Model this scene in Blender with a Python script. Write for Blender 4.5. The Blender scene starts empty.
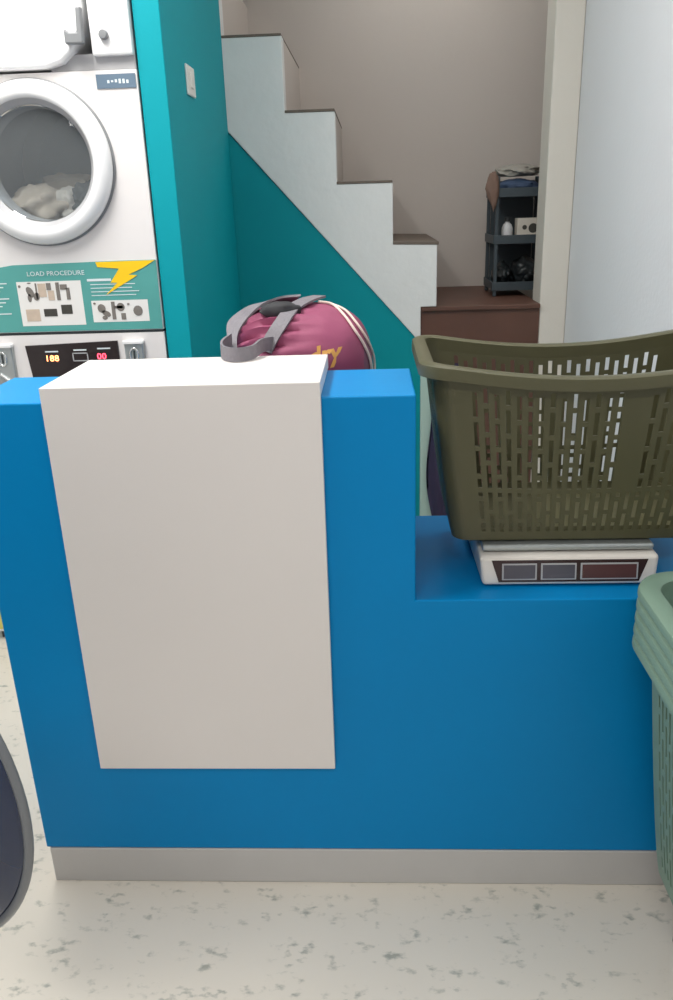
import bpy, bmesh, math, random
from mathutils import Vector, Matrix, noise
random.seed(7)
SC = bpy.context.scene
COL = SC.collection
PI = math.pi

# ------------------------------------------------------------------ camera
CAM_H = 1.4
FPX = 800.0
PITCH, ROLL, YAW = math.radians(20.36), math.radians(-1.94), math.radians(3.02)
cy, sy = math.cos(YAW), math.sin(YAW)
_f0 = Vector((-sy, cy, 0)); _r0 = Vector((cy, sy, 0)); _u0 = Vector((0, 0, 1))
FWD = _f0 * math.cos(PITCH) - _u0 * math.sin(PITCH)
_u = _u0 * math.cos(PITCH) + _f0 * math.sin(PITCH)
RGT = _r0 * math.cos(ROLL) + _u * math.sin(ROLL)
UPV = _u * math.cos(ROLL) - _r0 * math.sin(ROLL)
EYE = Vector((0, 0, CAM_H))
cam = bpy.data.cameras.new('camera')
cam_o = bpy.data.objects.new('camera', cam)
COL.objects.link(cam_o)
cam.sensor_fit = 'VERTICAL'; cam.sensor_height = 24.0; cam.lens = 24.0 * FPX / 1000.0
cam.clip_start = 0.01
m3 = Matrix((RGT, UPV, -FWD)).transposed()
cam_o.matrix_world = Matrix.Translation(EYE) @ m3.to_4x4()
SC.camera = cam_o

# ------------------------------------------------------------------ materials
def lin(c):
    out = []
    for v in c:
        v /= 255.0
        out.append(v / 12.92 if v <= 0.04045 else ((v + 0.055) / 1.055) ** 2.4)
    return (*out, 1.0)

def mat(name, rgb, rough=0.5, metal=0.0, var=0.06, scale=14.0, spec=0.5, bump=0.0, bscale=60.0, coat=0.0):
    m = bpy.data.materials.new(name); m.use_nodes = True
    nt = m.node_tree; b = nt.nodes['Principled BSDF']
    b.inputs['Roughness'].default_value = rough
    b.inputs['Metallic'].default_value = metal
    b.inputs['Specular IOR Level'].default_value = spec
    b.inputs['Coat Weight'].default_value = coat
    tc = nt.nodes.new('ShaderNodeTexCoord')
    n = nt.nodes.new('ShaderNodeTexNoise'); n.inputs['Scale'].default_value = scale; n.inputs['Detail'].default_value = 4
    nt.links.new(tc.outputs['Object'], n.inputs['Vector'])
    mx = nt.nodes.new('ShaderNodeMix'); mx.data_type = 'RGBA'
    c = lin(rgb)
    mx.inputs['A'].default_value = tuple(v * (1 - var) for v in c[:3]) + (1,)
    mx.inputs['B'].default_value = tuple(min(1, v * (1 + var)) for v in c[:3]) + (1,)
    nt.links.new(n.outputs['Fac'], mx.inputs['Factor'])
    nt.links.new(mx.outputs['Result'], b.inputs['Base Color'])
    if bump:
        n2 = nt.nodes.new('ShaderNodeTexNoise'); n2.inputs['Scale'].default_value = bscale; n2.inputs['Detail'].default_value = 3
        nt.links.new(tc.outputs['Object'], n2.inputs['Vector'])
        bp = nt.nodes.new('ShaderNodeBump'); bp.inputs['Strength'].default_value = bump; bp.inputs['Distance'].default_value = 0.01
        nt.links.new(n2.outputs['Fac'], bp.inputs['Height'])
        nt.links.new(bp.outputs['Normal'], b.inputs['Normal'])
    return m

def emis(name, rgb, strength):
    m = mat(name, rgb, 0.4)
    b = m.node_tree.nodes['Principled BSDF']
    b.inputs['Emission Color'].default_value = lin(rgb)
    b.inputs['Emission Strength'].default_value = strength
    return m

def glassmat(name, tint, gloss=0.08):
    m = bpy.data.materials.new(name); m.use_nodes = True
    nt = m.node_tree; nt.nodes.clear()
    out = nt.nodes.new('ShaderNodeOutputMaterial')
    tr = nt.nodes.new('ShaderNodeBsdfTransparent'); tr.inputs[0].default_value = tint
    gl = nt.nodes.new('ShaderNodeBsdfGlossy'); gl.inputs['Roughness'].default_value = 0.04
    mx = nt.nodes.new('ShaderNodeMixShader')
    fr = nt.nodes.new('ShaderNodeFresnel'); fr.inputs['IOR'].default_value = 1.35
    nt.links.new(fr.outputs[0], mx.inputs[0])
    df = nt.nodes.new('ShaderNodeBsdfDiffuse'); df.inputs[0].default_value = (.5, .54, .56, 1)  # grey veil painted in for room light reflected by the glass
    m2 = nt.nodes.new('ShaderNodeMixShader'); m2.inputs[0].default_value = .16
    nt.links.new(tr.outputs[0], m2.inputs[1]); nt.links.new(df.outputs[0], m2.inputs[2])
    nt.links.new(m2.outputs[0], mx.inputs[1]); nt.links.new(gl.outputs[0], mx.inputs[2])
    nt.links.new(mx.outputs[0], out.inputs[0])
    return m

def floor_mat():
    m = mat('floor_vinyl', (216, 209, 197), 0.33, var=0.03, scale=5)
    nt = m.node_tree; b = nt.nodes['Principled BSDF']
    base = b.inputs['Base Color'].links[0].from_socket
    tc = nt.nodes.new('ShaderNodeTexCoord')
    mp = nt.nodes.new('ShaderNodeMapping'); mp.inputs['Scale'].default_value = (1, 1.6, 1)
    nt.links.new(tc.outputs['Object'], mp.inputs['Vector'])
    n1 = nt.nodes.new('ShaderNodeTexNoise'); n1.inputs['Scale'].default_value = 13; n1.inputs['Detail'].default_value = 6; n1.inputs['Roughness'].default_value = .62
    nt.links.new(mp.outputs[0], n1.inputs['Vector'])
    r1 = nt.nodes.new('ShaderNodeValToRGB'); r1.color_ramp.elements[0].position = .515; r1.color_ramp.elements[1].position = .63
    nt.links.new(n1.outputs['Fac'], r1.inputs[0])
    n2 = nt.nodes.new('ShaderNodeTexNoise'); n2.inputs['Scale'].default_value = 36; n2.inputs['Detail'].default_value = 5
    nt.links.new(mp.outputs[0], n2.inputs['Vector'])
    r2 = nt.nodes.new('ShaderNodeValToRGB'); r2.color_ramp.elements[0].position = .50; r2.color_ramp.elements[1].position = .62
    nt.links.new(n2.outputs['Fac'], r2.inputs[0])
    mu = nt.nodes.new('ShaderNodeMath'); mu.operation = 'MULTIPLY'
    nt.links.new(r1.outputs[0], mu.inputs[0]); nt.links.new(r2.outputs[0], mu.inputs[1])
    mu2 = nt.nodes.new('ShaderNodeMath'); mu2.operation = 'MULTIPLY'; mu2.inputs[1].default_value = .6
    nt.links.new(mu.outputs[0], mu2.inputs[0])
    mx = nt.nodes.new('ShaderNodeMix'); mx.data_type = 'RGBA'
    nt.links.new(mu2.outputs[0], mx.inputs['Factor'])
    nt.links.new(base, mx.inputs['A']); mx.inputs['B'].default_value = lin((96, 108, 100))
    nt.links.new(mx.outputs['Result'], b.inputs['Base Color'])
    return m

M = dict(
    floor=floor_mat(),
    blue=mat('blue_paint', (0, 132, 196), 0.38, var=.05, scale=3, spec=.15),
    white_lam=mat('white_laminate', (228, 223, 220), 0.42, var=.02, scale=4),
    kick=mat('grey_white_kickboard', (196, 194, 192), 0.45, var=.05, scale=9),
    teal=mat('teal_paint', (0, 152, 164), 0.6, var=.05, scale=3, spec=.2, bump=.05),
    teal_deep=mat('deep_teal_paint', (0, 142, 152), 0.6, var=.05, scale=3, spec=.2, bump=.05),
    stair=mat('white_painted_plaster', (222, 222, 220), 0.75, var=.05, scale=7, bump=.25, bscale=25),
    tread=mat('grey_brown_tread', (104, 92, 82), 0.7, var=.2, scale=20),
    greige=mat('greige_plaster', (198, 189, 182), 0.8, var=.04, scale=2, bump=.1, bscale=20),
    pale_green=mat('pale_green_plaster', (176, 200, 190), 0.7, var=.04),
    cream=mat('cream_plaster', (214, 208, 198), 0.75, var=.03, scale=3, bump=.08),
    wallw=mat('cool_white_plaster', (224, 224, 227), 0.7, var=.04, scale=2.2, bump=.08),
    ceil=mat('ceiling_white', (225, 225, 222), 0.9, var=.02),
    wood=mat('dark_brown_wood', (92, 62, 50), 0.5, var=.25, scale=6),
    enamel=mat('white_enamel', (226, 222, 220), 0.32, var=.015, scale=4),
    ring=mat('white_ring_plastic', (236, 236, 236), 0.25, var=.01),
    grey_pl=mat('grey_plastic', (176, 176, 178), 0.4, var=.03),
    mid_grey=mat('mid_grey_plastic', (126, 128, 130), 0.45, var=.05),
    drum=mat('drum_steel', (150, 156, 158), 0.4, metal=.25, var=.08, scale=20),
    glass=glassmat('porthole_glass', (.78, .82, .84, 1)),
    label_blue=mat('slate_label', (96, 116, 134), 0.4),
    ink=mat('pale_print', (214, 224, 226), 0.5),
    sign=mat('teal_vinyl', (84, 158, 152), 0.35, var=.10, scale=9),
    sign_lo=mat('green_yellow_vinyl', (204, 196, 110), 0.4, var=.35, scale=16),
    paper=mat('white_print', (228, 226, 222), 0.5, var=.03),
    photo_grey=mat('print_grey', (120, 114, 108), 0.5, var=.25, scale=70),
    photo_dark=mat('print_dark', (62, 60, 54), 0.5, var=.25, scale=70),
    photo_skin=mat('print_beige', (196, 178, 160), 0.5, var=.15, scale=60),
    yellow=mat('yellow_vinyl', (246, 200, 20), 0.4, var=.08, scale=20),
    black=mat('black_gloss', (42, 34, 34), 0.2, var=.1),
    seam=mat('dark_seam', (56, 62, 64), 0.6),
    led_o=emis('amber_digits', (255, 150, 90), 5.0),
    led_r=emis('red_digits', (255, 60, 80), 5.0),
    steel=mat('brushed_steel', (176, 182, 182), 0.35, metal=.7, var=.1, scale=40),
    chrome=mat('bright_chrome', (225, 228, 228), 0.18, metal=.85, var=.02),
    bag=mat('maroon_nylon', (144, 66, 98), 0.62, var=.14, scale=9, bump=.12, bscale=40),
    strap=mat('grey_webbing', (120, 116, 122), 0.6, var=.1, scale=60, bump=.2, bscale=160),
    bag_end=mat('mauve_grey_nylon', (122, 74, 98), 0.62, var=.12, scale=9),
    bag_in=mat('black_lining', (40, 40, 44), 0.7),
    cord=mat('cream_cord', (226, 208, 196), 0.7),
    gold=mat('gold_print', (222, 164, 84), 0.5),
    olive=mat('olive_plastic', (82, 80, 55), 0.42, var=.08, scale=9),
    sage=mat('sage_green_plastic', (116, 142, 126), 0.45, var=.05, scale=8),
    scale_w=mat('ivory_plastic', (228, 222, 214), 0.35, var=.02),
    scale_k=mat('scale_black_panel', (58, 42, 42), 0.2),
    win_a=mat('grey_display', (86, 84, 92), 0.15),
    win_b=mat('reddish_reflection', (92, 62, 62), 0.15),  # reddish reflection put into the window colour
    rack=mat('dark_slate_plastic', (58, 68, 74), 0.5, var=.1, scale=12),
    cloth_blue=mat('navy_cloth', (52, 70, 98), 0.8, var=.15, scale=25),
    cloth_grey=mat('grey_paper', (150, 146, 138), 0.7, var=.12, scale=30),
    cloth_brown=mat('brown_cloth', (120, 96, 84), 0.8, var=.15, scale=30),
    dark_bag=mat('black_bag', (34, 38, 40), 0.45, var=.15, scale=30),
    box_cream=mat('cream_carton', (206, 198, 186), 0.6, var=.06, scale=30),
    bottle=mat('white_bottle', (206, 206, 208), 0.4, var=.02),
    indigo=mat('indigo_cloth', (52, 44, 72), 0.75, var=.2, scale=18),
    cl_a=mat('laundry_beige', (190, 176, 160), 0.85, var=.12, scale=18),
    cl_b=mat('laundry_cream', (214, 206, 196), 0.85, var=.10, scale=18),
    cl_c=mat('laundry_charcoal', (74, 78, 80), 0.85, var=.15, scale=18),
    door_rim=mat('grey_door_rim', (112, 116, 120), 0.32, var=.05),
    door_navy=mat('navy_door_glass', (14, 36, 70), 0.10, var=.08, coat=.2),
    switch=mat('white_switch', (226, 226, 220), 0.4),
    lamp_body=mat('lamp_white', (230, 230, 228), 0.5),
    lamp_glow=emis('lamp_tube', (255, 250, 242), 6.0),
)

# ------------------------------------------------------------------ object helpers
def link(name, me, parent=None, kind=None):
    o = bpy.data.objects.new(name, me); COL.objects.link(o)
    if parent is not None: o.parent = parent
    if kind: o['kind'] = kind
    return o

def wloc(o):
    p = Vector((0, 0, 0))
    while o is not None:
        p += o.location; o = o.parent
    return p

def build(name, bm, m, parent=None, smooth=None, kind=None, bevel=0.0, seg=2, origin=None):
    """bm is in world coordinates; becomes ONE mesh object under parent"""
    if parent is not None:
        off = wloc(parent)
    else:
        off = Vector(origin) if origin is not None else Vector((0, 0, 0))
    bmesh.ops.translate(bm, verts=bm.verts, vec=-off)
    bmesh.ops.recalc_face_normals(bm, faces=bm.faces)
    me = bpy.data.meshes.new(name); bm.to_mesh(me); bm.free()
    for mm in (m if isinstance(m, (list, tuple)) else [m]):
        me.materials.append(mm)
    if smooth is not None:
        for p in me.polygons: p.use_smooth = True
        me.set_sharp_from_angle(angle=math.radians(smooth))
    o = link(name, me, parent, kind)
    if parent is None: o.location = off
    if bevel:
        md = o.modifiers.new('bevel', 'BEVEL'); md.width = bevel; md.segments = seg; md.limit_method = 'ANGLE'; md.angle_limit = math.radians(40)
    return o

def thing(name, loc, label, cat, group=None):
    o = bpy.data.objects.new(name, None); COL.objects.link(o)
    o.empty_display_size = .05
    o.location = loc; tag(o, label, cat, group)
    return o

def tag(o, label, cat, group=None):
    o['label'] = label; o['category'] = cat
    if group: o['group'] = group
    return o

def B(): return bmesh.new()

def box(bm, x0, x1, y0, y1, z0, z1, mi=0):
    v = [bm.verts.new(p) for p in ((x0, y0, z0), (x1, y0, z0), (x1, y1, z0), (x0, y1, z0), (x0, y0, z1), (x1, y0, z1), (x1, y1, z1), (x0, y1, z1))]
    for f in ((0, 3, 2, 1), (4, 5, 6, 7), (0, 1, 5, 4), (1, 2, 6, 5), (2, 3, 7, 6), (3, 0, 4, 7)):
        bm.faces.new([v[i] for i in f]).material_index = mi
    return bm

def prism(bm, pts, y0, y1):
    """polygon pts (x,z) extruded y0..y1"""
    a = [bm.verts.new((x, y0, z)) for x, z in pts]
    b = [bm.verts.new((x, y1, z)) for x, z in pts]
    bm.faces.new(a); bm.faces.new(b[::-1])
    n = len(pts)
    for i in range(n):
        bm.faces.new((a[i], b[i], b[(i + 1) % n], a[(i + 1) % n]))
    return bm

def tube(bm, pts, r, n=8, closed=False):
    pts = [Vector(p) for p in pts]
    rings = []
    N = len(pts)
    ref = Vector((0.13, 0.31, 0.94))
    for i, p in enumerate(pts):
        if closed: t = pts[(i + 1) % N] - pts[i - 1]
        else: t = pts[min(i + 1, N - 1)] - pts[max(i - 1, 0)]
        t.normalize()
        a = t.cross(ref)
        if a.length < .05: a = t.cross(Vector((1, 0, 0)))
        a.normalize(); b = t.cross(a)
        rr = r[i] if isinstance(r, (list, tuple)) else r
        rings.append([bm.verts.new(p + (a * math.cos(k * 2 * PI / n) + b * math.sin(k * 2 * PI / n)) * rr) for k in range(n)])
    for i in range(N if closed else N - 1):
        A, C = rings[i], rings[(i + 1) % N]
        for k in range(n):
            bm.faces.new((A[k], A[(k + 1) % n], C[(k + 1) % n], C[k]))
    if not closed:
        bm.faces.new(rings[0][::-1]); bm.faces.new(rings[-1])
    return bm

def smooth_path(pts, k=8):
    pts = [Vector(p) for p in pts]; out = []
    n = len(pts)
    for i in range(n - 1):
        p0, p1, p2, p3 = pts[max(i - 1, 0)], pts[i], pts[i + 1], pts[min(i + 2, n - 1)]
        for j in range(k):
            t = j / k
            out.append(.5 * ((2 * p1) + (p2 - p0) * t + (2 * p0 - 5 * p1 + 4 * p2 - p3) * t * t + (3 * p1 - p0 - 3 * p2 + p3) * t ** 3))
    out.append(pts[-1])
    return out

def lathe(bm, prof, c, ax, n=64, cap0=False, cap1=False):
    """prof = [(radius, along axis)]; revolve round axis ax through c"""
    ax = Vector(ax).normalized()
    a = ax.cross(Vector((0, 0, 1)))
    if a.length < .05: a = Vector((1, 0, 0))
    a.normalize(); b = ax.cross(a)
    c = Vector(c); rings = []
    for r, h in prof:
        if r < 1e-5:
            rings.append([bm.verts.new(c + ax * h)])
        else:
            rings.append([bm.verts.new(c + ax * h + (a * math.cos(2 * PI * k / n) + b * math.sin(2 * PI * k / n)) * r) for k in range(n)])
    for A, C in zip(rings, rings[1:]):
        for k in range(n):
            k2 = (k + 1) % n
            if len(A) == 1: bm.faces.new((A[0], C[k2], C[k]))
            elif len(C) == 1: bm.faces.new((A[k], A[k2], C[0]))
            else: bm.faces.new((A[k], A[k2], C[k2], C[k]))
    if cap0 and len(rings[0]) > 1: bm.faces.new(rings[0])
    if cap1 and len(rings[-1]) > 1: bm.faces.new(rings[-1])
    return bm

def lump(bm, c, s, seed, amp=.25, freq=2.2, sub=4, zmin=None):
    g = bmesh.ops.create_icosphere(bm, subdivisions=sub, radius=1.0)
    sv = Vector((seed * 3.7, seed * 1.3, seed * 7.1))
    for v in g['verts']:
        d = v.co.normalized()
        k = 1 + amp * noise.noise(d * freq + sv) + amp * .5 * noise.noise(d * freq * 2.3 + sv) + amp * .25 * noise.noise(d * freq * 5 + sv)
        p = Vector((d.x * s[0], d.y * s[1], d.z * s[2])) * k + Vector(c)
        if zmin is not None and p.z < zmin: p.z = zmin + .001 * (p.z - zmin)
        v.co = p
    return bm

def text_bm(s, size, place, bold=0.0, align='LEFT', xscale=1.0):
    """lettering as a mesh; place(x,z)->world point"""
    cu = bpy.data.curves.new('t', 'FONT'); cu.body = s; cu.size = size; cu.align_x = align; cu.resolution_u = 2; cu.offset = bold
    o = bpy.data.objects.new('t', cu); COL.objects.link(o)
    dg = bpy.context.evaluated_depsgraph_get()
    me = bpy.data.meshes.new_from_object(o.evaluated_get(dg))
    bm = bmesh.new(); bm.from_mesh(me)
    bpy.data.objects.remove(o); bpy.data.curves.remove(cu); bpy.data.meshes.remove(me)
    for v in bm.verts:
        v.co = place(v.co.x * xscale, v.co.y)
    return bm

def ray(x, y):
    return RGT * ((x - 336.5) / FPX) - UPV * ((y - 500) / FPX) + FWD
def atY(x, y, Y):
    d = ray(x, y); return EYE + d * (Y / d.y)

# ------------------------------------------------------------------ the room
XL, XR, YB, YR, ZC = -2.3, 0.80, 4.20, -2.2, 2.85
def struct(name, bm, m, **k): return build(name, bm, m, kind='structure', **k)
struct('floor', box(B(), XL - .1, 1.7, YR - .1, YB + .1, -.05, 0), M['floor'])
struct('ceiling', box(B(), XL - .1, 1.7, YR - .1, YB + .1, ZC, ZC + .05), M['ceil'])
struct('wall_left', box(B(), XL - .1, XL, YR - .1, YB + .1, 0, ZC), M['wallw'])
struct('wall_back', box(B(), XL, 1.7, YB, YB + .1, 0, ZC), M['greige'])
struct('wall_right', box(B(), XR, XR + .1, YR - .1, 3.585, 0, ZC), M['wallw'])
struct('wall_alcove_front', box(B(), XR + .1, 1.6, 3.50, 3.585, 0, ZC), M['greige'])
struct('wall_rear', box(B(), XL, XR, YR - .1, YR, 0, ZC), M['wallw'])
struct('wall_alcove', box(B(), 1.6, 1.7, 3.50, YB, 0, ZC), M['greige'])
struct('wall_pillar', box(B(), .69, XR - .0005, 3.42, 3.585, 0, ZC), M['cream'], bevel=.006)
struct('wall_divider', box(B(), -.626, -.553, 2.418, 3.40, 0, ZC), M['teal'], bevel=.003)

# teal wall filling the triangle under the stairs, and running left behind the dryer
bm = B()
prism(bm, [(XL, 0), (.232, 0), (.232, .80), (.165, .872), (-.553, 1.668), (-.5535, ZC), (XL, ZC)], 3.405, 3.46)
struct('wall_stair', bm, M['teal_deep'])

# ------------------------------------------------------------------ staircase
st = thing('staircase', (-.15, 3.4, 0), 'white plastered staircase with stepped edge climbing left above the teal wall', 'staircase')
prof = [(.165, .872), (.197, .835), (.197, .9855), (.262, .9855), (.262, 1.232), (.085, 1.245), (.085, 1.468), (-.135, 1.474), (-.135, 1.730),
        (-.327, 1.736), (-.327, 1.995), (-.552, 1.995), (-.552, 2.25), (-.80, 2.25), (-.80, 1.95), (-.553, 1.672)]
bm = B(); prism(bm, prof, 3.395, 3.47)
build('stringer', bm, M['stair'], st, bevel=.004)
bm = B(); prism(bm, [(x - .002, z) for x, z in prof], 3.471, YB - .001)
build('step_body', bm, M['greige'], st)
build('stringer_foot', box(B(), .197, .252, 3.398, 3.46, 0, .82), M['pale_green'], st, bevel=.004)
for (x0, x1, z, mm) in ((.085, .266, 1.2385, .010), (-.135, .086, 1.471, .007), (-.327, -.134, 1.733, .007), (-.552, -.326, 1.995, .006)):
    bm = B(); box(bm, x0 - .001, x1 + (.003 if z < 1.3 else -.002), 3.392, YB - .002, z - .003, z + mm)
    for v in bm.verts:
        if z < 1.3 and v.co.x > .2: v.co.z -= .006
    build('tread', bm, M['tread'], st, bevel=.002)
bm = B(); box(bm, .198, .689, 3.465, YB - .001, 0, .965)
box(bm, .198, .689, 3.415, 3.4645, .825, .965)
box(bm, .254, .689, 3.415, 3.4645, 0, .8245)
build('landing_base', bm, M['wood'], st)
bm = B(); box(bm, .199, .689, 3.40, YB - .001, .966, .9845)
build('landing_tread', bm, M['wood'], st, bevel=.003)
LZ = .985

# light switch on the divider
sw = thing('light_switch', (-.553, 2.72, 1.68), 'small white light switch plate high on the teal wall return', 'switch')
build('switch_plate', box(B(), -.553, -.546, 2.675, 2.785, 1.722, 1.806), M['switch'], sw, bevel=.003)
build('rocker', box(B(), -.546, -.542, 2.71, 2.75, 1.745, 1.785), M['switch'], sw, bevel=.001)

# ------------------------------------------------------------------ counter
YF = 1.354
ct = thing('service_counter', (0, YF, 0), 'bright blue stepped service counter with a grey-white kickboard standing on the floor', 'counter')
bm = B()
xl, xm, xr, ya, yb, yc = -.735, .0715, XR - .002, YF, 1.59, 1.79
def V(x, y, z): return bm.verts.new((x, y, z))
F = [V(xl, ya, .093), V(xr, ya, .093), V(xr, ya, .692), V(xm, ya, .692), V(xm, ya, 1.087), V(xl, ya, 1.087)]
Bk = [V(xl, yb, .093), V(xm, yb, .093), V(xm, yb, .692), V(xm, yb, 1.087), V(xl, yb, 1.087)]
Cc = [V(xm, yc, .093), V(xr, yc, .093), V(xr, yc, .692), V(xm, yc, .692)]
for f in (F, [F[3], F[2], Cc[2], Cc[3], Bk[2]], [F[3], F[4], Bk[3], Bk[2]], [F[4], F[5], Bk[4], Bk[3]], [Bk[0], Bk[1], Bk[2], Bk[3], Bk[4]],
          [Bk[2], Cc[3], Cc[0], Bk[1]], Cc, [F[1], F[2], Cc[2], Cc[1]], [F[0], F[1], Cc[1], Cc[0], Bk[1], Bk[0]], [F[0], F[5], Bk[4], Bk[0]]):
    bm.faces.new(f)
build('counter_body', bm, M['blue'], ct, bevel=.003)
build('back_shelf', box(B(), -.735, .0695, 1.591, 1.98, .84, .90), M['blue'], ct, bevel=.002)
for x in (-.735, .03):
    build('shelf_support', box(B(), x, x + .035, 1.60, 1.97, 0, .84), M['blue'], ct)
build('kickboard', box(B(), -.728, XR - .002, YF - .001, 1.588, 0, .092), M['kick'], ct, bevel=.002)
sl = thing('counter_panel', (-.336, YF - .014, .311), 'large blank white panel folded over the top and front of the blue counter', 'panel')
bm = B()
xa, xb = -.580, -.092
v = []
pf = [(YF - .014, .315), (YF - .001, .315), (YF - .001, 1.0885), (1.605, 1.0885), (1.605, 1.116), (YF - .014, 1.116)]
a = [bm.verts.new((xa, y, z)) for y, z in pf]; b = [bm.verts.new((xb, y, z)) for y, z in pf]
bm.faces.new(a); bm.faces.new(b[::-1])
for i in range(6): bm.faces.new((a[i], b[i], b[(i + 1) % 6], a[(i + 1) % 6]))
build('laminate_sheet', bm, M['white_lam'], sl, bevel=.0015)

# ------------------------------------------------------------------ stacked laundry machine
DY = 2.41; DX0, DX1 = -1.335, -.630; DCX, DCZ = -.936, 1.528
dr = thing('laundry_machine', (-.98, 2.75, 0), 'white stacked coin laundry machine with a round porthole behind the blue counter', 'laundry machine')
def holed_front(bm, x0, x1, z0, z1, y, cx, cz, r, n=72):
    inner, outer = [], []
    for k in range(n):
        t = 2 * PI * k / n; dx, dz = math.cos(t), math.sin(t)
        s = 1e9
        if dx > 1e-9: s = min(s, (x1 - cx) / dx)
        if dx < -1e-9: s = min(s, (x0 - cx) / dx)
        if dz > 1e-9: s = min(s, (z1 - cz) / dz)
        if dz < -1e-9: s = min(s, (z0 - cz) / dz)
        inner.append(bm.verts.new((cx + dx * r, y, cz + dz * r)))
        outer.append(bm.verts.new((cx + dx * s, y, cz + dz * s)))
    for k in range(n):
        bm.faces.new((inner[k], inner[(k + 1) % n], outer[(k + 1) % n], outer[k]))
    for (xx, zz) in ((x0, z0), (x1, z0), (x1, z1), (x0, z1)):        # corner fillers
        ks = [k for k in range(n)]
        best = None
        for k in ks:
            p, q = outer[k].co, outer[(k + 1) % n].co
            onx = lambda c: abs(c.x - xx) < 1e-6; onz = lambda c: abs(c.z - zz) < 1e-6
            if (onx(p) and onz(q)) or (onz(p) and onx(q)): best = k
        if best is not None:
            c0 = bm.verts.new((xx, y, zz))
            if (outer[best].co - c0.co).length > 1e-6 and (outer[(best + 1) % n].co - c0.co).length > 1e-6:
                bm.faces.new((outer[best], outer[(best + 1) % n], c0))
def shell(bm, x0, x1, y0, y1, z0, z1):
    v = [bm.verts.new(p) for p in ((x0, y0, z0), (x1, y0, z0), (x1, y1, z0), (x0, y1, z0), (x0, y0, z1), (x1, y0, z1), (x1, y1, z1), (x0, y1, z1))]
    for f in ((0, 3, 2, 1), (4, 5, 6, 7), (1, 2, 6, 5), (2, 3, 7, 6), (3, 0, 4, 7)): bm.faces.new([v[i] for i in f])
bm = B(); shell(bm, DX0, DX1, DY, 3.08, 1.0615, 1.757); holed_front(bm, DX0, DX1, 1.0615, 1.757, DY, DCX, DCZ, .172)
bmesh.ops.remove_doubles(bm, verts=bm.verts, dist=1e-5)
build('upper_cabinet', bm, M['enamel'], dr)
bm = B(); shell(bm, DX0, DX1, DY, 3.08, .035, 1.053); holed_front(bm, DX0, DX1, .035, 1.053, DY, DCX, .52, .172)
bmesh.ops.remove_doubles(bm, verts=bm.verts, dist=1e-5)
build('lower_cabinet', bm, M['enamel'], dr)
build('seam_strip', box(B(), DX0 + .004, DX1 - .0045, DY + .004, 3.07, 1.053, 1.0615), M['seam'], dr)
build('plinth', box(B(), DX0 + .01, DX1 - .01, DY + .02, 3.06, 0, .035), M['seam'], dr)
for cz in (DCZ, .52):
    bm = B()
    lathe(bm, [(.186, .0), (.2125, .004), (.2145, .018), (.208, .034), (.192, .044), (.176, .045), (.168, .038), (.1665, .028), (.1665, .0)], (DCX, DY, cz), (0, -1, 0), 96)
    dring = build('porthole_ring', bm, M['ring'], dr, smooth=50)
    bm = B(); lathe(bm, [(.152, .008), (.150, .004), (.12, .010), (.06, .016), (0, .018)], (DCX, DY, cz), (0, -1, 0), 64)
    build('glass', bm, M['glass'], dring, smooth=60)
    bm = B(); lathe(bm, [(.171, -.001), (.171, -.03), (.215, -.05), (.22, -.12), (.22, -.42), (.18, -.46), (0, -.47)], (DCX, DY, cz), (0, -1, 0), 64)
    build('drum', bm, M['drum'], dr, smooth=40)
    build('hinge', box(B(), DCX - .222, DCX - .205, DY - .03, DY - .001, cz - .05, cz + .05), M['grey_pl'], dring, bevel=.003)
    bm = B(); lathe(bm, [(.2135, .0005), (.219, .0005), (.219, .006), (.2135, .008)], (DCX, DY, cz), (0, -1, 0), 96)
    build('ring_seal', bm, M['mid_grey'], dring, smooth=60)
    bm = B(); lathe(bm, [(.1665, .030), (.163, .0205), (.1505, .0045), (.1475, -.03), (.1475, -.06), (.1485, -.06)], (DCX, DY, cz), (0, -1, 0), 96)
    build('inner_bezel', bm, M['grey_pl'], dring, smooth=60)
# top console
bm = B(); prism(bm, [(DX0, 1.764), (-.872, 1.764), (-.825, 1.776), (-.792, 1.802), (-.765, 1.845), (-.752, 1.90), (-.752, 2.0), (DX0, 2.0)], 2.385, 2.95)
build('console_housing', bm, M['ring'], dr, bevel=.012, seg=4)
build('console_base', box(B(), -.868, DX1 - .001, 2.42, 3.06, 1.7575, 1.800), M['grey_pl'], dr, bevel=.004)
bx = build('control_box', box(B(), -.742, DX1 - .002, 2.398, 2.80, 1.7905, 1.98), M['ring'], dr, bevel=.006)
bm = B(); lathe(bm, [(.012, 0), (.012, .012), (.010, .016), (0, .017)], (-.703, 2.398, 1.838), (0, -1, 0), 24)
build('knob', bm, M['mid_grey'], bx, smooth=40)
bm = B(); prism(bm, [(-.800, 1.815), (-.752, 1.815), (-.748, 1.90), (-.762, 1.90), (-.766, 1.842), (-.786, 1.842), (-.800, 1.852)], 2.362, 2.384)
build('latch', bm, M['mid_grey'], dr, bevel=.004)
lb = build('name_strip', box(B(), -.742, -.634, DY - .003, DY - .0002, 1.712, 1.747), M['label_blue'], dr)
bm = B()
for i in range(6):
    x = -.712 + i * .0105
    box(bm, x, x + .006, DY - .0036, DY - .0031, 1.726 + random.uniform(-.003, .003), 1.733 + random.uniform(-.002, .005))
build('strip_print', bm, M['ink'], lb)

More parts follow.
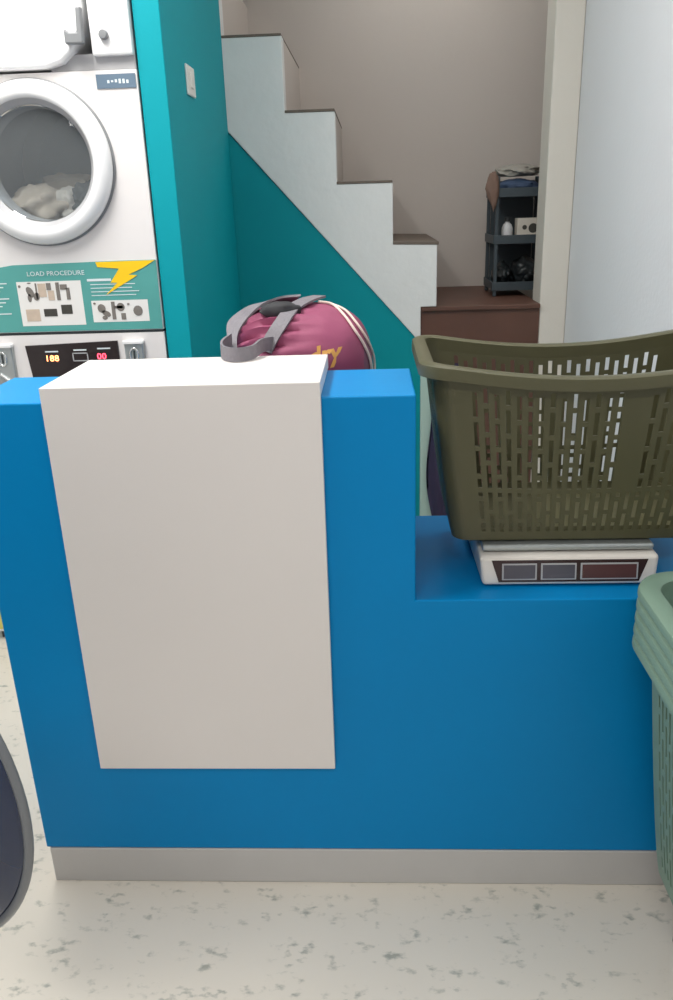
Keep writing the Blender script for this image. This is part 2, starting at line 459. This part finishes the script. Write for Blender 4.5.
# instruction sign
sg = build('instruction_sign', prism(B(), [(DX0 + .002, 1.0635), (DX1 - .0015, 1.0635), (DX1 - .0015, 1.262), (-.74, 1.262), (-1.06, 1.258), (-1.14, 1.247), (DX0 + .002, 1.242)], DY - .003, DY - .0002), M['sign'], dr)
YS = DY - .0034
def decal(name, pts, m, k=0):
    return build(name, prism(B(), pts, YS - .0004 * k, DY - .0031), m, sg)
def R(x0, x1, z0, z1): return [(x0, z0), (x1, z0), (x1, z1), (x0, z1)]
bm = text_bm('LOAD PROCEDURE', .0185, lambda x, z: Vector((-1.020 + x, YS - .0012, 1.226 + z)), xscale=1.08)
build('heading_lettering', bm, M['ink'], sg)
decal('bolt_emblem', [(-.810, 1.2600), (-.628 - .006, 1.2610), (-.672, 1.240), (-.716, 1.222), (-.690, 1.2195), (-.790, 1.166), (-.752, 1.200), (-.772, 1.201), (-.742, 1.240), (-.806, 1.246)], M['yellow'], 3)
decal('photo_card', R(-1.056, -.862, 1.081, 1.210), M['paper'])
decal('photo_card', R(-.838, -.668, 1.087, 1.150), M['paper'])
def photo(x0, x1, z0, z1, m): decal('printed_photo', R(x0, x1, z0, z1), m, 2)
bm = B()
FIG = []
def blot(bm, pts): FIG.append(prism(B(), pts, YS - .0012, YS - .0004))
def oval(bm, cx, cz, rx, rz, rot=0, n=14):
    blot(bm, [(cx + rx * math.cos(t) * math.cos(rot) - rz * math.sin(t) * math.sin(rot), cz + rx * math.cos(t) * math.sin(rot) + rz * math.sin(t) * math.cos(rot)) for t in [2 * PI * i / n for i in range(n)]])
oval(bm, -1.018, 1.180, .010, .017, .5); oval(bm, -1.000, 1.167, .009, .012, -.3); oval(bm, -1.022, 1.163, .006, .012); oval(bm, -1.048, 1.197, .004, .004)
oval(bm, -1.018, 1.206, .006, .002)
blot(bm, R(-1.001, -.996, 1.160, 1.205)); blot(bm, R(-.967, -.953, 1.185, 1.205))
blot(bm, R(-.939, -.928, 1.155, 1.206)); blot(bm, R(-.926, -.905, 1.185, 1.200)); blot(bm, R(-.909, -.898, 1.156, 1.190))
oval(bm, -.809, 1.127, .012, .013, .4); oval(bm, -.796, 1.112, .014, .008, -.5); oval(bm, -.802, 1.100, .008, .006); oval(bm, -.829, 1.142, .004, .003)
blot(bm, R(-.779, -.768, 1.094, 1.146)); oval(bm, -.751, 1.130, .012, .012); blot(bm, R(-.770, -.744, 1.126, 1.134)); blot(bm, R(-.752, -.738, 1.093, 1.112))
oval(bm, -.700, 1.118, .014, .015); oval(bm, -.727, 1.138, .004, .003)
for bmf in FIG: build('printed_figure', bmf, M['photo_grey'], sg)
photo(-.985, -.945, 1.108, 1.130, M['photo_dark']); photo(-.931, -.898, 1.114, 1.141, M['photo_dark'])
photo(-.993, -.969, 1.165, 1.204, M['photo_skin']); photo(-1.040, -.998, 1.095, 1.130, M['photo_skin']); photo(-.965, -.946, 1.155, 1.183, M['photo_skin'])
bm = B()
for i in range(5):
    z = 1.206 - i * .0105
    box(bm, -.842 + .008 * (i > 0), (-.770 if i == 0 else -.690) - .01 * (i % 3), YS - .0005, YS, z, z + (.007 if i == 0 else .0022))
build('small_print', bm, M['ink'], sg); bm = B()
for i in range(9):
    z = 1.205 - i * .011
    box(bm, DX0 + .01, -1.085 - .012 * (i % 4), YS - .0005, YS, z, z + .0032)
build('small_print', bm, M['ink'], sg)
# control strip with displays and coin slots
cp = build('display_panel', prism(B(), [(-1.046, .875), (-.772, .875), (-.774, 1.031), (-1.060, 1.022)], DY - .006, DY - .0002), M['black'], dr)
def digits(s, x, z, m):
    bm = text_bm(s, .026, lambda u, w: Vector((x + u, DY - .0072, z + w)), xscale=1.15)
    build('lit_digits', bm, m, cp)
digits('188', -1.004, .974, M['led_o']); digits('00', -.842, .977, M['led_r'])
for x, z in ((-1.000, 1.001), (-.912, 1.004), (-.838, 1.007)):
    build('display_print', box(B(), x, x + .04, DY - .0068, DY - .0061, z, z + .004), M['ink'], cp)
bm = B()
for a_ in (R(-.917, -.869, .972, .975), R(-.917, -.869, .995, .998), R(-.917, -.914, .972, .998), R(-.872, -.869, .972, .998)):
    prism(bm, a_, DY - .0075, DY - .0061)
build('window_frame', bm, M['grey_pl'], cp)
for x0, x1, z0, z1 in ((-.752, -.694, .905, 1.026), (-1.165, -1.098, .86, 1.024)):
    cs = build('coin_slot', box(B(), x0, x1, DY - .016, DY - .0002, z0, z1), M['steel'], dr, bevel=.004)
    build('slot_hood', box(B(), x0 - .002, x1 + .002, DY - .024, DY - .0002, z1 - .004, z1 + .006), M['ring'], cs, bevel=.002)
    xm, zm = (x0 + x1) / 2, z1 - .038
    bm = B(); tube(bm, [(xm + .012 * math.cos(t), DY - .0165, zm + .021 * math.sin(t)) for t in [2 * PI * i / 20 for i in range(20)]], .0035, 8, True)
    build('slot_bezel', bm, M['chrome'], cs, smooth=50)
    build('slot_opening', box(B(), xm - .003, xm + .003, DY - .0175, DY - .015, zm - .014, zm + .014), M['seam'], cs)
    bm = B(); tube(bm, [(x0 + .02, DY - .017, z1 - .085), (x0 + .05, DY - .018, z1 - .108)], .006, 8)
    build('return_lever', bm, M['chrome'], cs, smooth=50)
build('lower_notice', box(B(), DX0 + .002, DX1 - .002, DY - .003, DY - .0002, .045, .23), M['sign_lo'], dr)
# laundry behind the porthole
for (c, s, sd, m, lab) in (((-1.000, 2.54, 1.418), (.085, .075, .062), 3, 'cl_a', 'beige crumpled garment at the left inside the dryer porthole'),
                      ((-.905, 2.56, 1.425), (.050, .055, .048), 8, 'cl_b', 'cream crumpled garment in the middle behind the porthole glass'),
                      ((-.842, 2.56, 1.424), (.060, .07, .060), 5, 'cl_c', 'charcoal crumpled garment at the right behind the porthole glass'),
                      ((-.93, 2.66, 1.445), (.12, .055, .07), 12, 'cl_a', 'beige garment heaped at the back of the dryer drum')):
    bm = B(); lump(bm, c, s, sd, .35, 1.9, 4)
    for v in bm.verts:                                   # keep the cloth inside the drum's curve
        d = Vector((v.co.x - DCX, 0, v.co.z - DCZ))
        if d.length > .2165: d *= .2165 / d.length; v.co.x = DCX + d.x; v.co.z = DCZ + d.z
    o = build('garment', bm, M[m], origin=(c[0], c[1], c[2] - s[2]), smooth=70)
    tag(o, lab, 'garment', 'laundry in the dryer drum')

# ------------------------------------------------------------------ maroon laundry bag on the back shelf
BC = Vector((-.169, 1.80, 1.046)); BR = Vector((.166, .150, .148))
def sgnpow(v, e): return math.copysign(abs(v) ** e, v)
def bag_pt(u, t, infl=0.0):
    """u 0 (mouth, left) .. 1 (round base, right); t angle round the bag's long axis"""
    x = -1 + 2 * u
    r = max(0.0, 1 - abs(x) ** 3.0) ** (1 / 2.7)
    if x < 0: r *= 1 - .16 * (x * x)
    fold = max(0.0, .70 - u) / .70
    r *= 1 + .24 * fold * (abs(math.sin(t * 11.5 + 1.6 * math.sin(t * 3) + 1.2 * x)) - .7) + .035 * noise.noise(Vector((x * 5, math.cos(t) * 5, math.sin(t) * 5))) * (1 - .5 * u) + .02 * noise.noise(Vector((x * 3, math.cos(t) * 2, math.sin(t) * 2)))
    p = Vector((BC.x + x * BR.x, BC.y + BR.y * r * sgnpow(math.cos(t), .85), BC.z + BR.z * r * sgnpow(math.sin(t), .85)))
    if infl:
        d = (p - BC); d.x *= .35; p += d.normalized() * infl
    p.z = max(p.z, .902)
    return p
bg = thing('laundry_bag', (BC.x, BC.y, .90), 'maroon drawstring laundry bag with grey straps lying behind the white counter panel', 'bag')
bm = B(); NU, NT = 48, 96
rows = [[bm.verts.new(bag_pt((1 - math.cos(PI * (i + .35) / (NU + .7))) / 2, 2 * PI * k / NT)) for k in range(NT)] for i in range(NU + 1)]
for i in range(NU):
    for k in range(NT): bm.faces.new((rows[i][k], rows[i][(k + 1) % NT], rows[i + 1][(k + 1) % NT], rows[i + 1][k]))
bm.faces.new(rows[0]); bm.faces.new(rows[-1])
for f_ in bm.faces:
    if f_.calc_center_median().x > BC.x + BR.x * .90: f_.material_index = 1
build('bag_body', bm, [M['bag'], M['bag_end']], bg, smooth=60)
# ray -> bag surface (the strap and cord lie on it)
from mathutils.bvhtree import BVHTree
bvb = B()
rows = [[bvb.verts.new(bag_pt((1 - math.cos(PI * (i + .35) / (NU + .7))) / 2, 2 * PI * k / NT)) for k in range(NT)] for i in range(NU + 1)]
for i in range(NU):
    for k in range(NT): bvb.faces.new((rows[i][k], rows[i][(k + 1) % NT], rows[i + 1][(k + 1) % NT], rows[i + 1][k]))
bvb.normal_update()
BVH = BVHTree.FromBMesh(bvb)
def on_bag(x, y, off=.004):
    d = ray(x, y).normalized()
    hit = BVH.ray_cast(EYE, d)
    if hit[0] is None:
        q = EYE + d * ((BC.y - EYE.y) / d.y)
        loc, nrm, _, _ = BVH.find_nearest(q)
    else: loc = hit[0]
    o = loc - BC; o.x *= .4
    return loc + o.normalized() * off
def ribbon(name, pts, w, m, parent, widthdir=None, th=.0025, snap=True):
    pts = smooth_path(pts, 6); bm = B(); rings = []
    for i, p in enumerate(pts):
        t = (pts[min(i + 1, len(pts) - 1)] - pts[max(i - 1, 0)]).normalized()
        n = (p - BC); n.x *= .4; n.normalize()
        s = widthdir(i / (len(pts) - 1)) if widthdir else t.cross(n)
        s = s.normalized(); n2 = s.cross(t).normalized()
        rings.append([bm.verts.new(p + s * a + n2 * b) for a, b in ((-w / 2, -th), (w / 2, -th), (w / 2, th), (-w / 2, th))])
    for A, C in zip(rings, rings[1:]):
        for k in range(4): bm.faces.new((A[k], A[(k + 1) % 4], C[(k + 1) % 4], C[k]))
    bm.faces.new(rings[0]); bm.faces.new(rings[-1])
    return build(name, bm, m, parent, smooth=40)
# strap crossing the front, going over the top
ribbon('strap', [on_bag(266, 352, .006), on_bag(272, 340, .006), on_bag(281, 326, .006), on_bag(292, 312, .007), on_bag(306, 304, .008), on_bag(318, 301, .006) + Vector((0, .05, .004))], .030, M['strap'], bg)
# strap round the gathered mouth at the left
ribbon('strap', [on_bag(296, 303, .006), on_bag(276, 304, .008), on_bag(258, 310, .010), on_bag(244, 322, .012), on_bag(236, 334, .014), atY(232, 347, 1.665)], .058, M['strap'], bg, widthdir=lambda t: Vector((.45, -.75, .45 - .9 * t)))
# loop of the strap lying over the edge of the white panel
ribbon('strap', [atY(231, 340, 1.67), Vector((-.307, 1.620, 1.133)), Vector((-.294, 1.566, 1.1305)), Vector((-.266, 1.540, 1.1305)), Vector((-.238, 1.562, 1.131)), Vector((-.226, 1.615, 1.135)), on_bag(274, 344, .005)], .027, M['strap'], bg, widthdir=lambda t: Vector((0, .12, 1)))
# dark lining showing in the opening
bm = B(); lump(bm, on_bag(281, 310, -.002), (.044, .022, .020), 4, .2, 2, 3)
build('lining', bm, M['bag_in'], bg, smooth=60)
bm = B()
tube(bm, smooth_path([on_bag(318, 302), on_bag(332, 306), on_bag(344, 317), on_bag(354, 331), on_bag(363, 345), on_bag(369, 360), on_bag(371, 375)], 6), .0030, 8)
build('drawcord', bm, M['cord'], bg, smooth=60)
bm = B()
tube(bm, smooth_path([on_bag(332, 306), on_bag(345, 312), on_bag(357, 326), on_bag(367, 342), on_bag(373, 358), on_bag(374.5, 372)], 6), .0028, 8)
build('drawcord', bm, M['cord'], bg, smooth=60)
def txt_place(x, z):
    px, py = 309 + x * 600, 366 - z * 690 - x * 130
    return on_bag(px, py, .0022)
bm = text_bm('dry', .036, txt_place, bold=.0012, xscale=1.1)
build('lettering', bm, M['gold'], bg)

# ------------------------------------------------------------------ slotted plastic baskets
def rrect(hx, hy, r, nl, ns, nc):
    pts = []
    def seg(a, b, n):
        for i in range(n):
            t = (i - i % 2 + (i % 2) * 1.12) / n; pts.append((a[0] + (b[0] - a[0]) * t, a[1] + (b[1] - a[1]) * t))
    def arc(cx, cy, a0, n):
        for i in range(n):
            a = a0 + (PI / 2) * i / n; pts.append((cx + r * math.cos(a), cy + r * math.sin(a)))
    seg((-hx + r, -hy), (hx - r, -hy), nl); arc(hx - r, -hy + r, -PI / 2, nc)
    seg((hx, -hy + r), (hx, hy - r), ns); arc(hx - r, hy - r, 0, nc)
    seg((hx - r, hy), (-hx + r, hy), nl); arc(-hx + r, hy - r, PI / 2, nc)
    seg((-hx, hy - r), (-hx, -hy + r), ns); arc(-hx + r, -hy + r, PI, nc)
    return pts
RIM_A = [(-.003, -.022), (-.003, .004), (.003, .0075), (.018, .0075), (.0235, .004), (.0245, -.004), (.0245, -.017), (.0205, -.0175), (.0195, -.003), (.016, .0005), (.006, .0005), (.0015, -.022)]
def make_basket(name, loc, hx0, hy0, hx1, hy1, r0, r1, H, sag, nl, ns, m, bands, blank, rim=RIM_A):
    root = thing(name, loc, 'x', 'basket')
    nc = 10; N = 2 * nl + 2 * ns + 4 * nc
    P0, P1 = rrect(hx0, hy0, r0, nl, ns, nc), rrect(hx1, hy1, r1, nl, ns, nc)
    def top(i):
        x, y = P1[i]
        return H - sag * max(0, 1 - (x / (hx1 * .97)) ** 2) ** 1.2
    def pt(i, v, out=0.0, dz=0.0):
        i %= N
        vv = v ** .8
        x = P0[i][0] + (P1[i][0] - P0[i][0]) * vv; y = P0[i][1] + (P1[i][1] - P0[i][1]) * vv
        return Vector((x, y, v * top(i) + dz))
    # kind of column: slots sit in odd columns of the straight sides
    edges = []
    for k, n in enumerate((nl, nc, ns, nc, nl, nc, ns, nc)): edges += [(k, i, n) for i in range(n)]
    NV = bands['rows']
    bm = B()
    ring = [[bm.verts.new(Vector(loc) + pt(i, .014 + (1 - .014) * j / NV)) for i in range(N)] for j in range(NV + 1)]
    for j in range(NV):
        for i in range(N):
            k, q, n = edges[i]
            hole = False
            if k % 2 == 0 and q % 2 == 1 and 3 <= q < n - 3:
                par = (q // 2) % 2
                for (a, b, per, ex) in bands['slots']:
                    if a <= j < b:
                        hole = ((j - a + (per // 2) * par) % per) < per - 1
                        if ex and blank(k, q / n): hole = False
            if not hole:
                bm.faces.new((ring[j][i], ring[j][(i + 1) % N], ring[j + 1][(i + 1) % N], ring[j + 1][i]))
    w = build('slotted_wall', bm, m, root)
    md = w.modifiers.new('thick', 'SOLIDIFY'); md.thickness = .003; md.offset = 0
    # base tray with a rounded heel
    bm = B()
    def lo(s, z): return [bm.verts.new(Vector(loc) + Vector((x * s, y * s, z))) for x, y in P0]
    r_ = [lo(.955, 0.0), lo(.985, .004), lo(1.003, .014), lo(1.006, .030), lo(.994, .030), lo(.975, .010), lo(.94, .007)]
    for A, C in zip(r_, r_[1:]):
        for i in range(N): bm.faces.new((A[i], A[(i + 1) % N], C[(i + 1) % N], C[i]))
    bm.faces.new(r_[0]); bm.faces.new(r_[-1])
    build('base_tray', bm, m, root, smooth=50)
    # rolled rim
    bm = B(); rr = []
    for i in range(N):
        x, y = P1[i]; x2, y2 = P1[(i + 1) % N]; x3, y3 = P1[i - 1]
        nrm = Vector((y2 - y3, -(x2 - x3), 0)).normalized()
        p = Vector((x, y, top(i))) + Vector(loc)
        rr.append([bm.verts.new(p + nrm * a + Vector((0, 0, b))) for a, b in rim])
    L = len(rim)
    for i in range(N):
        A, C = rr[i], rr[(i + 1) % N]
        for k in range(L): bm.faces.new((A[k], A[(k + 1) % L], C[(k + 1) % L], C[k]))
    build('rim', bm, m, root, smooth=35)
    return root
def dup(root, loc, label, group):
    r = root.copy(); COL.objects.link(r); r.location = loc; r['label'] = label; r['group'] = group
    for ch in list(root.children):
        c = ch.copy(); COL.objects.link(c); c.parent = r
        for g in list(ch.children):
            d = g.copy(); COL.objects.link(d); d.parent = c
    return r

PLZ = .7705
ob = make_basket('laundry_basket', (.390, 1.578, PLZ), .238, .130, .285, .160, .030, .034, .350, .027, 49, 28, M['olive'],
    dict(rows=36, slots=[(2, 11, 5, False), (12, 33, 6, True)]), lambda k, t: .60 < t < .68 if k == 0 else False)
tag(ob, 'empty olive slotted laundry basket standing on the white weighing scale', 'basket')

SL = (.620, 1.08, .165)
GRP = 'sage baskets nested by the counter'
RIM_B = [(-.003, -.02), (-.003, .005), (.004, .009), (.026, .009), (.032, .006), (.034, .001), (.034, -.007), (.0300, -.008), (.0285, -.002), (.024, .001), (.006, .001), (.0015, -.02)]
sto = thing('step_stool', (.64, 1.08, 0), 'low grey plastic stool under the nested sage baskets at the right edge', 'stool')
build('stool_top', box(B(), .565, .69, .93, 1.23, .140, .1645), M['mid_grey'], sto, bevel=.006)
for x_ in (.575, .650):
    for y_ in (.945, 1.185):
        build('leg', box(B(), x_, x_ + .03, y_, y_ + .03, 0, .140), M['mid_grey'], sto, bevel=.004)
def s_basket(): return make_basket('stacking_basket', SL, .084, .172, .138, .218, .040, .055, .490, 0.0, 20, 36, M['sage'],
    dict(rows=38, slots=[(3, 32, 6, False)]), lambda k, t: False, RIM_B)
sb = s_basket()
tag(sb, 'pale sage green basket at the very bottom of the nested stack', 'basket', GRP)
order = ['second sage green basket from the bottom of the nested stack', 'third sage green basket, in the middle of the nested stack',
         'fourth sage green basket, just below the top one of the stack', 'topmost sage green basket of the nested stack, its inside open to view']
for i, lab in enumerate(order):
    dup(sb, (SL[0], SL[1], SL[2] + (i + 1) * .0245), lab, GRP)

# ------------------------------------------------------------------ weighing scale
SZ = .692
sc = thing('weighing_scale', (.366, 1.57, SZ), 'white electronic weighing scale with three display windows under the olive basket', 'scale')
bm = B()
X0, X1 = .197, .538
lo_ = [(X0 + .006, 1.404), (X1 - .006, 1.404), (X1, 1.73), (X0, 1.73)]
hi_ = [(X0, 1.412), (X1, 1.412), (X1 - .006, 1.724), (X0 + .006, 1.724)]
z0, z1 = SZ + .004, SZ + .062
a = [bm.verts.new((x, y, z0)) for x, y in lo_]; b = [bm.verts.new((x, y, z1)) for x, y in hi_]
bm.faces.new(a[::-1]); bm.faces.new(b)
for i in range(4): bm.faces.new((a[i], a[(i + 1) % 4], b[(i + 1) % 4], b[i]))
build('casing', bm, M['scale_w'], sc, bevel=.008, seg=3)
def fy(z): return 1.404 + (z - z0) / (z1 - z0) * .008
def on_face(pts, d0, d1):
    bm = B()
    a = [bm.verts.new((x, fy(z) - d1, z)) for x, z in pts]; b = [bm.verts.new((x, fy(z) - d0, z)) for x, z in pts]
    bm.faces.new(a); bm.faces.new(b[::-1]); n = len(pts)
    for i in range(n): bm.faces.new((a[i], b[i], b[(i + 1) % n], a[(i + 1) % n]))
    return bm
dp = build('display_panel', on_face([(.234, .7035), (.500, .7035), (.516, .7465), (.220, .7465)], -.001, .0012), M['scale_k'], sc)
for i, (xa_, xb_) in enumerate(((.240, .306), (.314, .381), (.389, .497))):
    w = build('window_frame', on_face(R(xa_, xb_, .7085, .7405), .0012, .003), M['grey_pl'], dp)
    build('window', on_face(R(xa_ + .003, xb_ - .003, .7112, .7380), .003, .0036), M['win_b'] if i == 2 else M['win_a'], w)
bm = B(); box(bm, .225, .51, 1.445, 1.70, SZ + .062, SZ + .0655); build('spacer', bm, M['seam'], sc, bevel=.002)
bm = B(); box(bm, .204, .531, 1.428, 1.722, SZ + .0655, SZ + .078); build('pan', bm, M['steel'], sc, bevel=.005, seg=3)
for x in (.225, .51):
    for y in (1.44, 1.70):
        bm = B(); lathe(bm, [(.012, 0), (.012, .010)], (x, y, SZ), (0, 0, 1), 20, True, True); build('foot', bm, M['seam'], sc, smooth=40)

# ------------------------------------------------------------------ rack on the landing and what stands in it
RX0, RX1, RY0, RY1 = .535, .765, 3.70, 3.98
rk = thing('storage_rack', ((RX0 + RX1) / 2, (RY0 + RY1) / 2, LZ), 'small dark three tier plastic rack standing on the brown stair landing', 'rack')
for x in (RX0, RX1 - .016):
    for y in (RY0, RY1 - .016):
        build('post', box(B(), x, x + .016, y, y + .016, LZ, 1.485), M['rack'], rk, bevel=.003)
SH = (LZ + .03, 1.213, 1.405)
for z in SH:
    bm = B(); box(bm, RX0 + .001, RX1 - .001, RY0 + .001, RY1 - .001, z, z + .008)
    box(bm, RX0 - .004, RX1 + .004, RY0 - .005, RY0 - .001, z - .005, z + .032); box(bm, RX0 - .004, RX1 + .004, RY1 + .001, RY1 + .005, z - .005, z + .032)
    box(bm, RX0 - .005, RX0 - .001, RY0 - .001, RY1 + .001, z - .005, z + .032); box(bm, RX1 + .001, RX1 + .005, RY0 - .001, RY1 + .001, z - .005, z + .032)
    build('tray', bm, M['rack'], rk, bevel=.0015)
bm = B(); box(bm, RX0 + .018, RX1 - .018, RY1 - .008, RY1 - .002, LZ + .03, 1.47)
build('back_panel', bm, M['rack'], rk)
def small(name, bm, m, loc, label, cat, group=None, smooth=60):
    return tag(build(name, bm, m, origin=loc, smooth=smooth), label, cat, group)
# cream carton with a dark emblem
cb = thing('carton', (.692, 3.76, 1.2215), 'cream carton with a dark round emblem on the middle tier of the rack', 'carton')
build('carton_body', box(B(), .636, .748, 3.73, 3.80, 1.2215, 1.312), M['box_cream'], cb, bevel=.002)
bm = B(); lathe(bm, [(0, .0012), (.020, .001), (.020, 0)], (.705, 3.73, 1.270), (0, -1, 0), 24); lathe(bm, [(0, .0012), (.010, .001), (.010, 0)], (.668, 3.73, 1.274), (0, -1, 0), 18)
build('emblem', bm, M['photo_dark'], cb)
bt = thing('bottle', (.597, 3.76, 1.2215), 'small white bottle beside the cream carton on the rack', 'bottle')
bm = B(); lathe(bm, [(0, 0), (.022, 0), (.024, .006), (.024, .05), (.018, .066), (.010, .072), (.010, .078), (0, .078)], (.597, 3.76, 1.2215), (0, 0, 1), 28)
build('bottle_body', bm, M['bottle'], bt, smooth=50)
bm = B(); lathe(bm, [(0, 0), (.013, 0), (.013, .018), (0, .02)], (.597, 3.76, 1.2997), (0, 0, 1), 20)
build('cap', bm, M['dark_bag'], bt, smooth=40)
bm = B(); lump(bm, (.648, 3.83, 1.442), (.090, .085, .034), 21, .15, 2, 4, 1.4135)
small('folded_cloth', bm, M['cloth_blue'], (.648, 3.83, 1.4135), 'navy blue folded cloth lying in the top tray of the rack', 'cloth')
bm = B(); lump(bm, (.652, 3.86, 1.505), (.100, .085, .030), 25, .22, 2.4, 4, 1.4855)
small('paper_bundle', bm, M['cloth_grey'], (.652, 3.86, 1.4855), 'grey crumpled paper bundle on top of the rack', 'paper')
bm = B(); lump(bm, (.516, 3.682, 1.425), (.030, .014, .075), 17, .18, 2, 4)
for v in bm.verts:                                      # a pouch: full above, tapering to a tail under the tray
    k = max(0, min(1, (v.co.z - 1.345) / .09)); v.co.x = .530 + (v.co.x - .530) * (.35 + .65 * k) + .0
small('hanging_pouch', bm, M['cloth_brown'], (.516, 3.682, 1.35), 'brown grey cloth pouch hanging off the upper left corner of the rack', 'pouch')
bm = B(); lump(bm, (.690, 3.82, 1.085), (.060, .10, .060), 31, .2, 2, 4, 1.0235)
small('plastic_bag', bm, M['dark_bag'], (.690, 3.82, 1.0235), 'black stuffed bag on the right of the lowest rack tier', 'bag')
bm = B(); lump(bm, (.586, 3.82, 1.075), (.042, .09, .05), 36, .2, 2, 4, 1.0235)
small('plastic_bag', bm, M['dark_bag'], (.586, 3.82, 1.0235), 'black stuffed bag on the left of the lowest rack tier', 'bag')

# dark garment hanging against the landing, seen past the left end of the olive basket
hg = thing('hanging_garment', (.30, 3.39, .06), 'dark indigo garment hanging below the landing, left behind the olive basket', 'garment')
bm = B()
NX, NZ = 26, 30
def hang(i, j, s):
    u, v = i / NX, j / NZ
    w = .050 + .020 * math.sin(v * PI) + .012 * math.sin(v * 7)
    x = .300 + (u - .5) * 2 * w
    y = 3.380 + s * (.012 * (1 - abs(2 * u - 1) ** 3) + .001) + .006 * math.sin(u * 14 + v * 2) * (s < 0)
    return Vector((x, y, .06 + v * .69))
for s in (-1, 1):
    g = [[bm.verts.new(hang(i, j, s)) for i in range(NX + 1)] for j in range(NZ + 1)]
    for j in range(NZ):
        for i in range(NX): bm.faces.new((g[j][i], g[j][i + 1], g[j + 1][i + 1], g[j + 1][i]))
bmesh.ops.remove_doubles(bm, verts=bm.verts, dist=.0025)
build('cloth', bm, M['indigo'], hg, smooth=60)
bm = B(); tube(bm, smooth_path([(.300, 3.380, .745), (.300, 3.380, .765), (.300, 3.392, .775), (.300, 3.4145, .770)], 5), .004, 8)
build('hook', bm, M['steel'], hg, smooth=60)

# ------------------------------------------------------------------ washer at the left with its open round door
wm = thing('washing_machine', (-1.14, .56, 0), 'washing machine at the left edge with its round navy door swung open', 'washing machine')
bm = B(); WX = -.962
shell_v = box(bm, -1.52, WX, .26, .92, .0, 1.10)
build('cabinet', bm, M['grey_pl'], wm, bevel=.01)
bm = B(); lathe(bm, [(.16, 0), (.20, .002), (.205, .012), (.19, .02), (.165, .018), (.16, 0)], (WX, .60, .74), (1, 0, 0), 64)
build('porthole_ring', bm, M['ring'], wm, smooth=50)
build('control_strip', box(B(), WX, WX + .004, .30, .82, 1.02, 1.08), M['black'], wm, bevel=.001)
hdir = Vector((math.cos(math.radians(-18.8)), math.sin(math.radians(-18.8)), 0))
nrm = Vector((hdir.y, -hdir.x, 0))
if nrm.dot(EYE - Vector((-.59, .8, .63))) < 0: nrm = -nrm
DR = .28
DC = Vector((-.664, .80, .762))
bm = B()
lathe(bm, [(0, -.040), (.15, -.036), (.25, -.014), (.272, -.007), (DR, -.003), (DR + .001, .0), (.279, .004), (.275, .006), (.272, .005), (.270, .002)], DC, nrm, 96)
dd = build('door', bm, M['door_rim'], wm, smooth=50)
bm = B(); lathe(bm, [(.270, .002), (.266, .006), (.20, .024), (.12, .036), (0, .042)], DC, nrm, 72)
build('door_window', bm, M['door_navy'], dd, smooth=60)
hp = DC - hdir * (DR - .006)
for hz in (.71, .77):
    build('hinge', tube(B(), [Vector((WX - .002, hp.y, hz)), Vector((hp.x + .014, hp.y, hz))], .012, 12), M['mid_grey'], wm, smooth=50)

# ------------------------------------------------------------------ ceiling lamps: one main, the rest added
def ceiling_lamp(x, y, ln, along, power, label, color=(1, .985, .955)):
    t = thing('unseen_ceiling_light', (x, y, ZC - .09), label, 'lamp', 'ceiling lamps')
    dx, dy = (ln / 2, .06) if along == 'x' else (.06, ln / 2)
    build('housing', box(B(), x - dx, x + dx, y - dy, y + dy, ZC - .05, ZC - .0005), M['lamp_body'], t, bevel=.006)
    ex, ey = (dx - .03, 0) if along == 'x' else (0, dy - .03)
    bm = B(); tube(bm, [(x - ex, y - ey, ZC - .072), (x + ex, y + ey, ZC - .072)], .016, 16)
    build('tube', bm, M['lamp_glow'], t, smooth=50)
    l = bpy.data.lights.new('lamp_light', 'AREA'); l.shape = 'RECTANGLE'
    l.size, l.size_y = (ln, .40) if along == 'x' else (.40, ln)
    l.energy = power; l.color = color
    lo = bpy.data.objects.new('lamp_light', l); COL.objects.link(lo); lo.location = (x, y, ZC - .10)
ceiling_lamp(-.95, 1.55, 1.2, 'y', 32, 'white tube lamp on the ceiling above the left end of the counter')
ceiling_lamp(.25, 2.15, .9, 'x', 5, 'added shadow-softening lamp on the ceiling above the right end of the counter')  # added lamp that softens the shadows on the back wall
ceiling_lamp(-.45, -.70, 1.2, 'x', 19, 'added fill lamp on the ceiling behind the viewer')  # added fill for the counter front and near floor
ceiling_lamp(.28, 3.75, .7, 'x', 2.3, 'added short fill lamp on the ceiling above the stair landing')  # added fill that brightens the stair alcove

w = bpy.data.worlds.new('world'); w.use_nodes = True
w.node_tree.nodes['Background'].inputs[0].default_value = (.9, .95, 1, 1)
w.node_tree.nodes['Background'].inputs[1].default_value = .15
SC.world = w
SC.view_settings.view_transform = 'Standard'
try: SC.view_settings.look = 'None'
except Exception: pass
SC.view_settings.gamma = 1.0
SC.view_settings.use_curve_mapping = False
SC.view_settings.exposure = 0.5
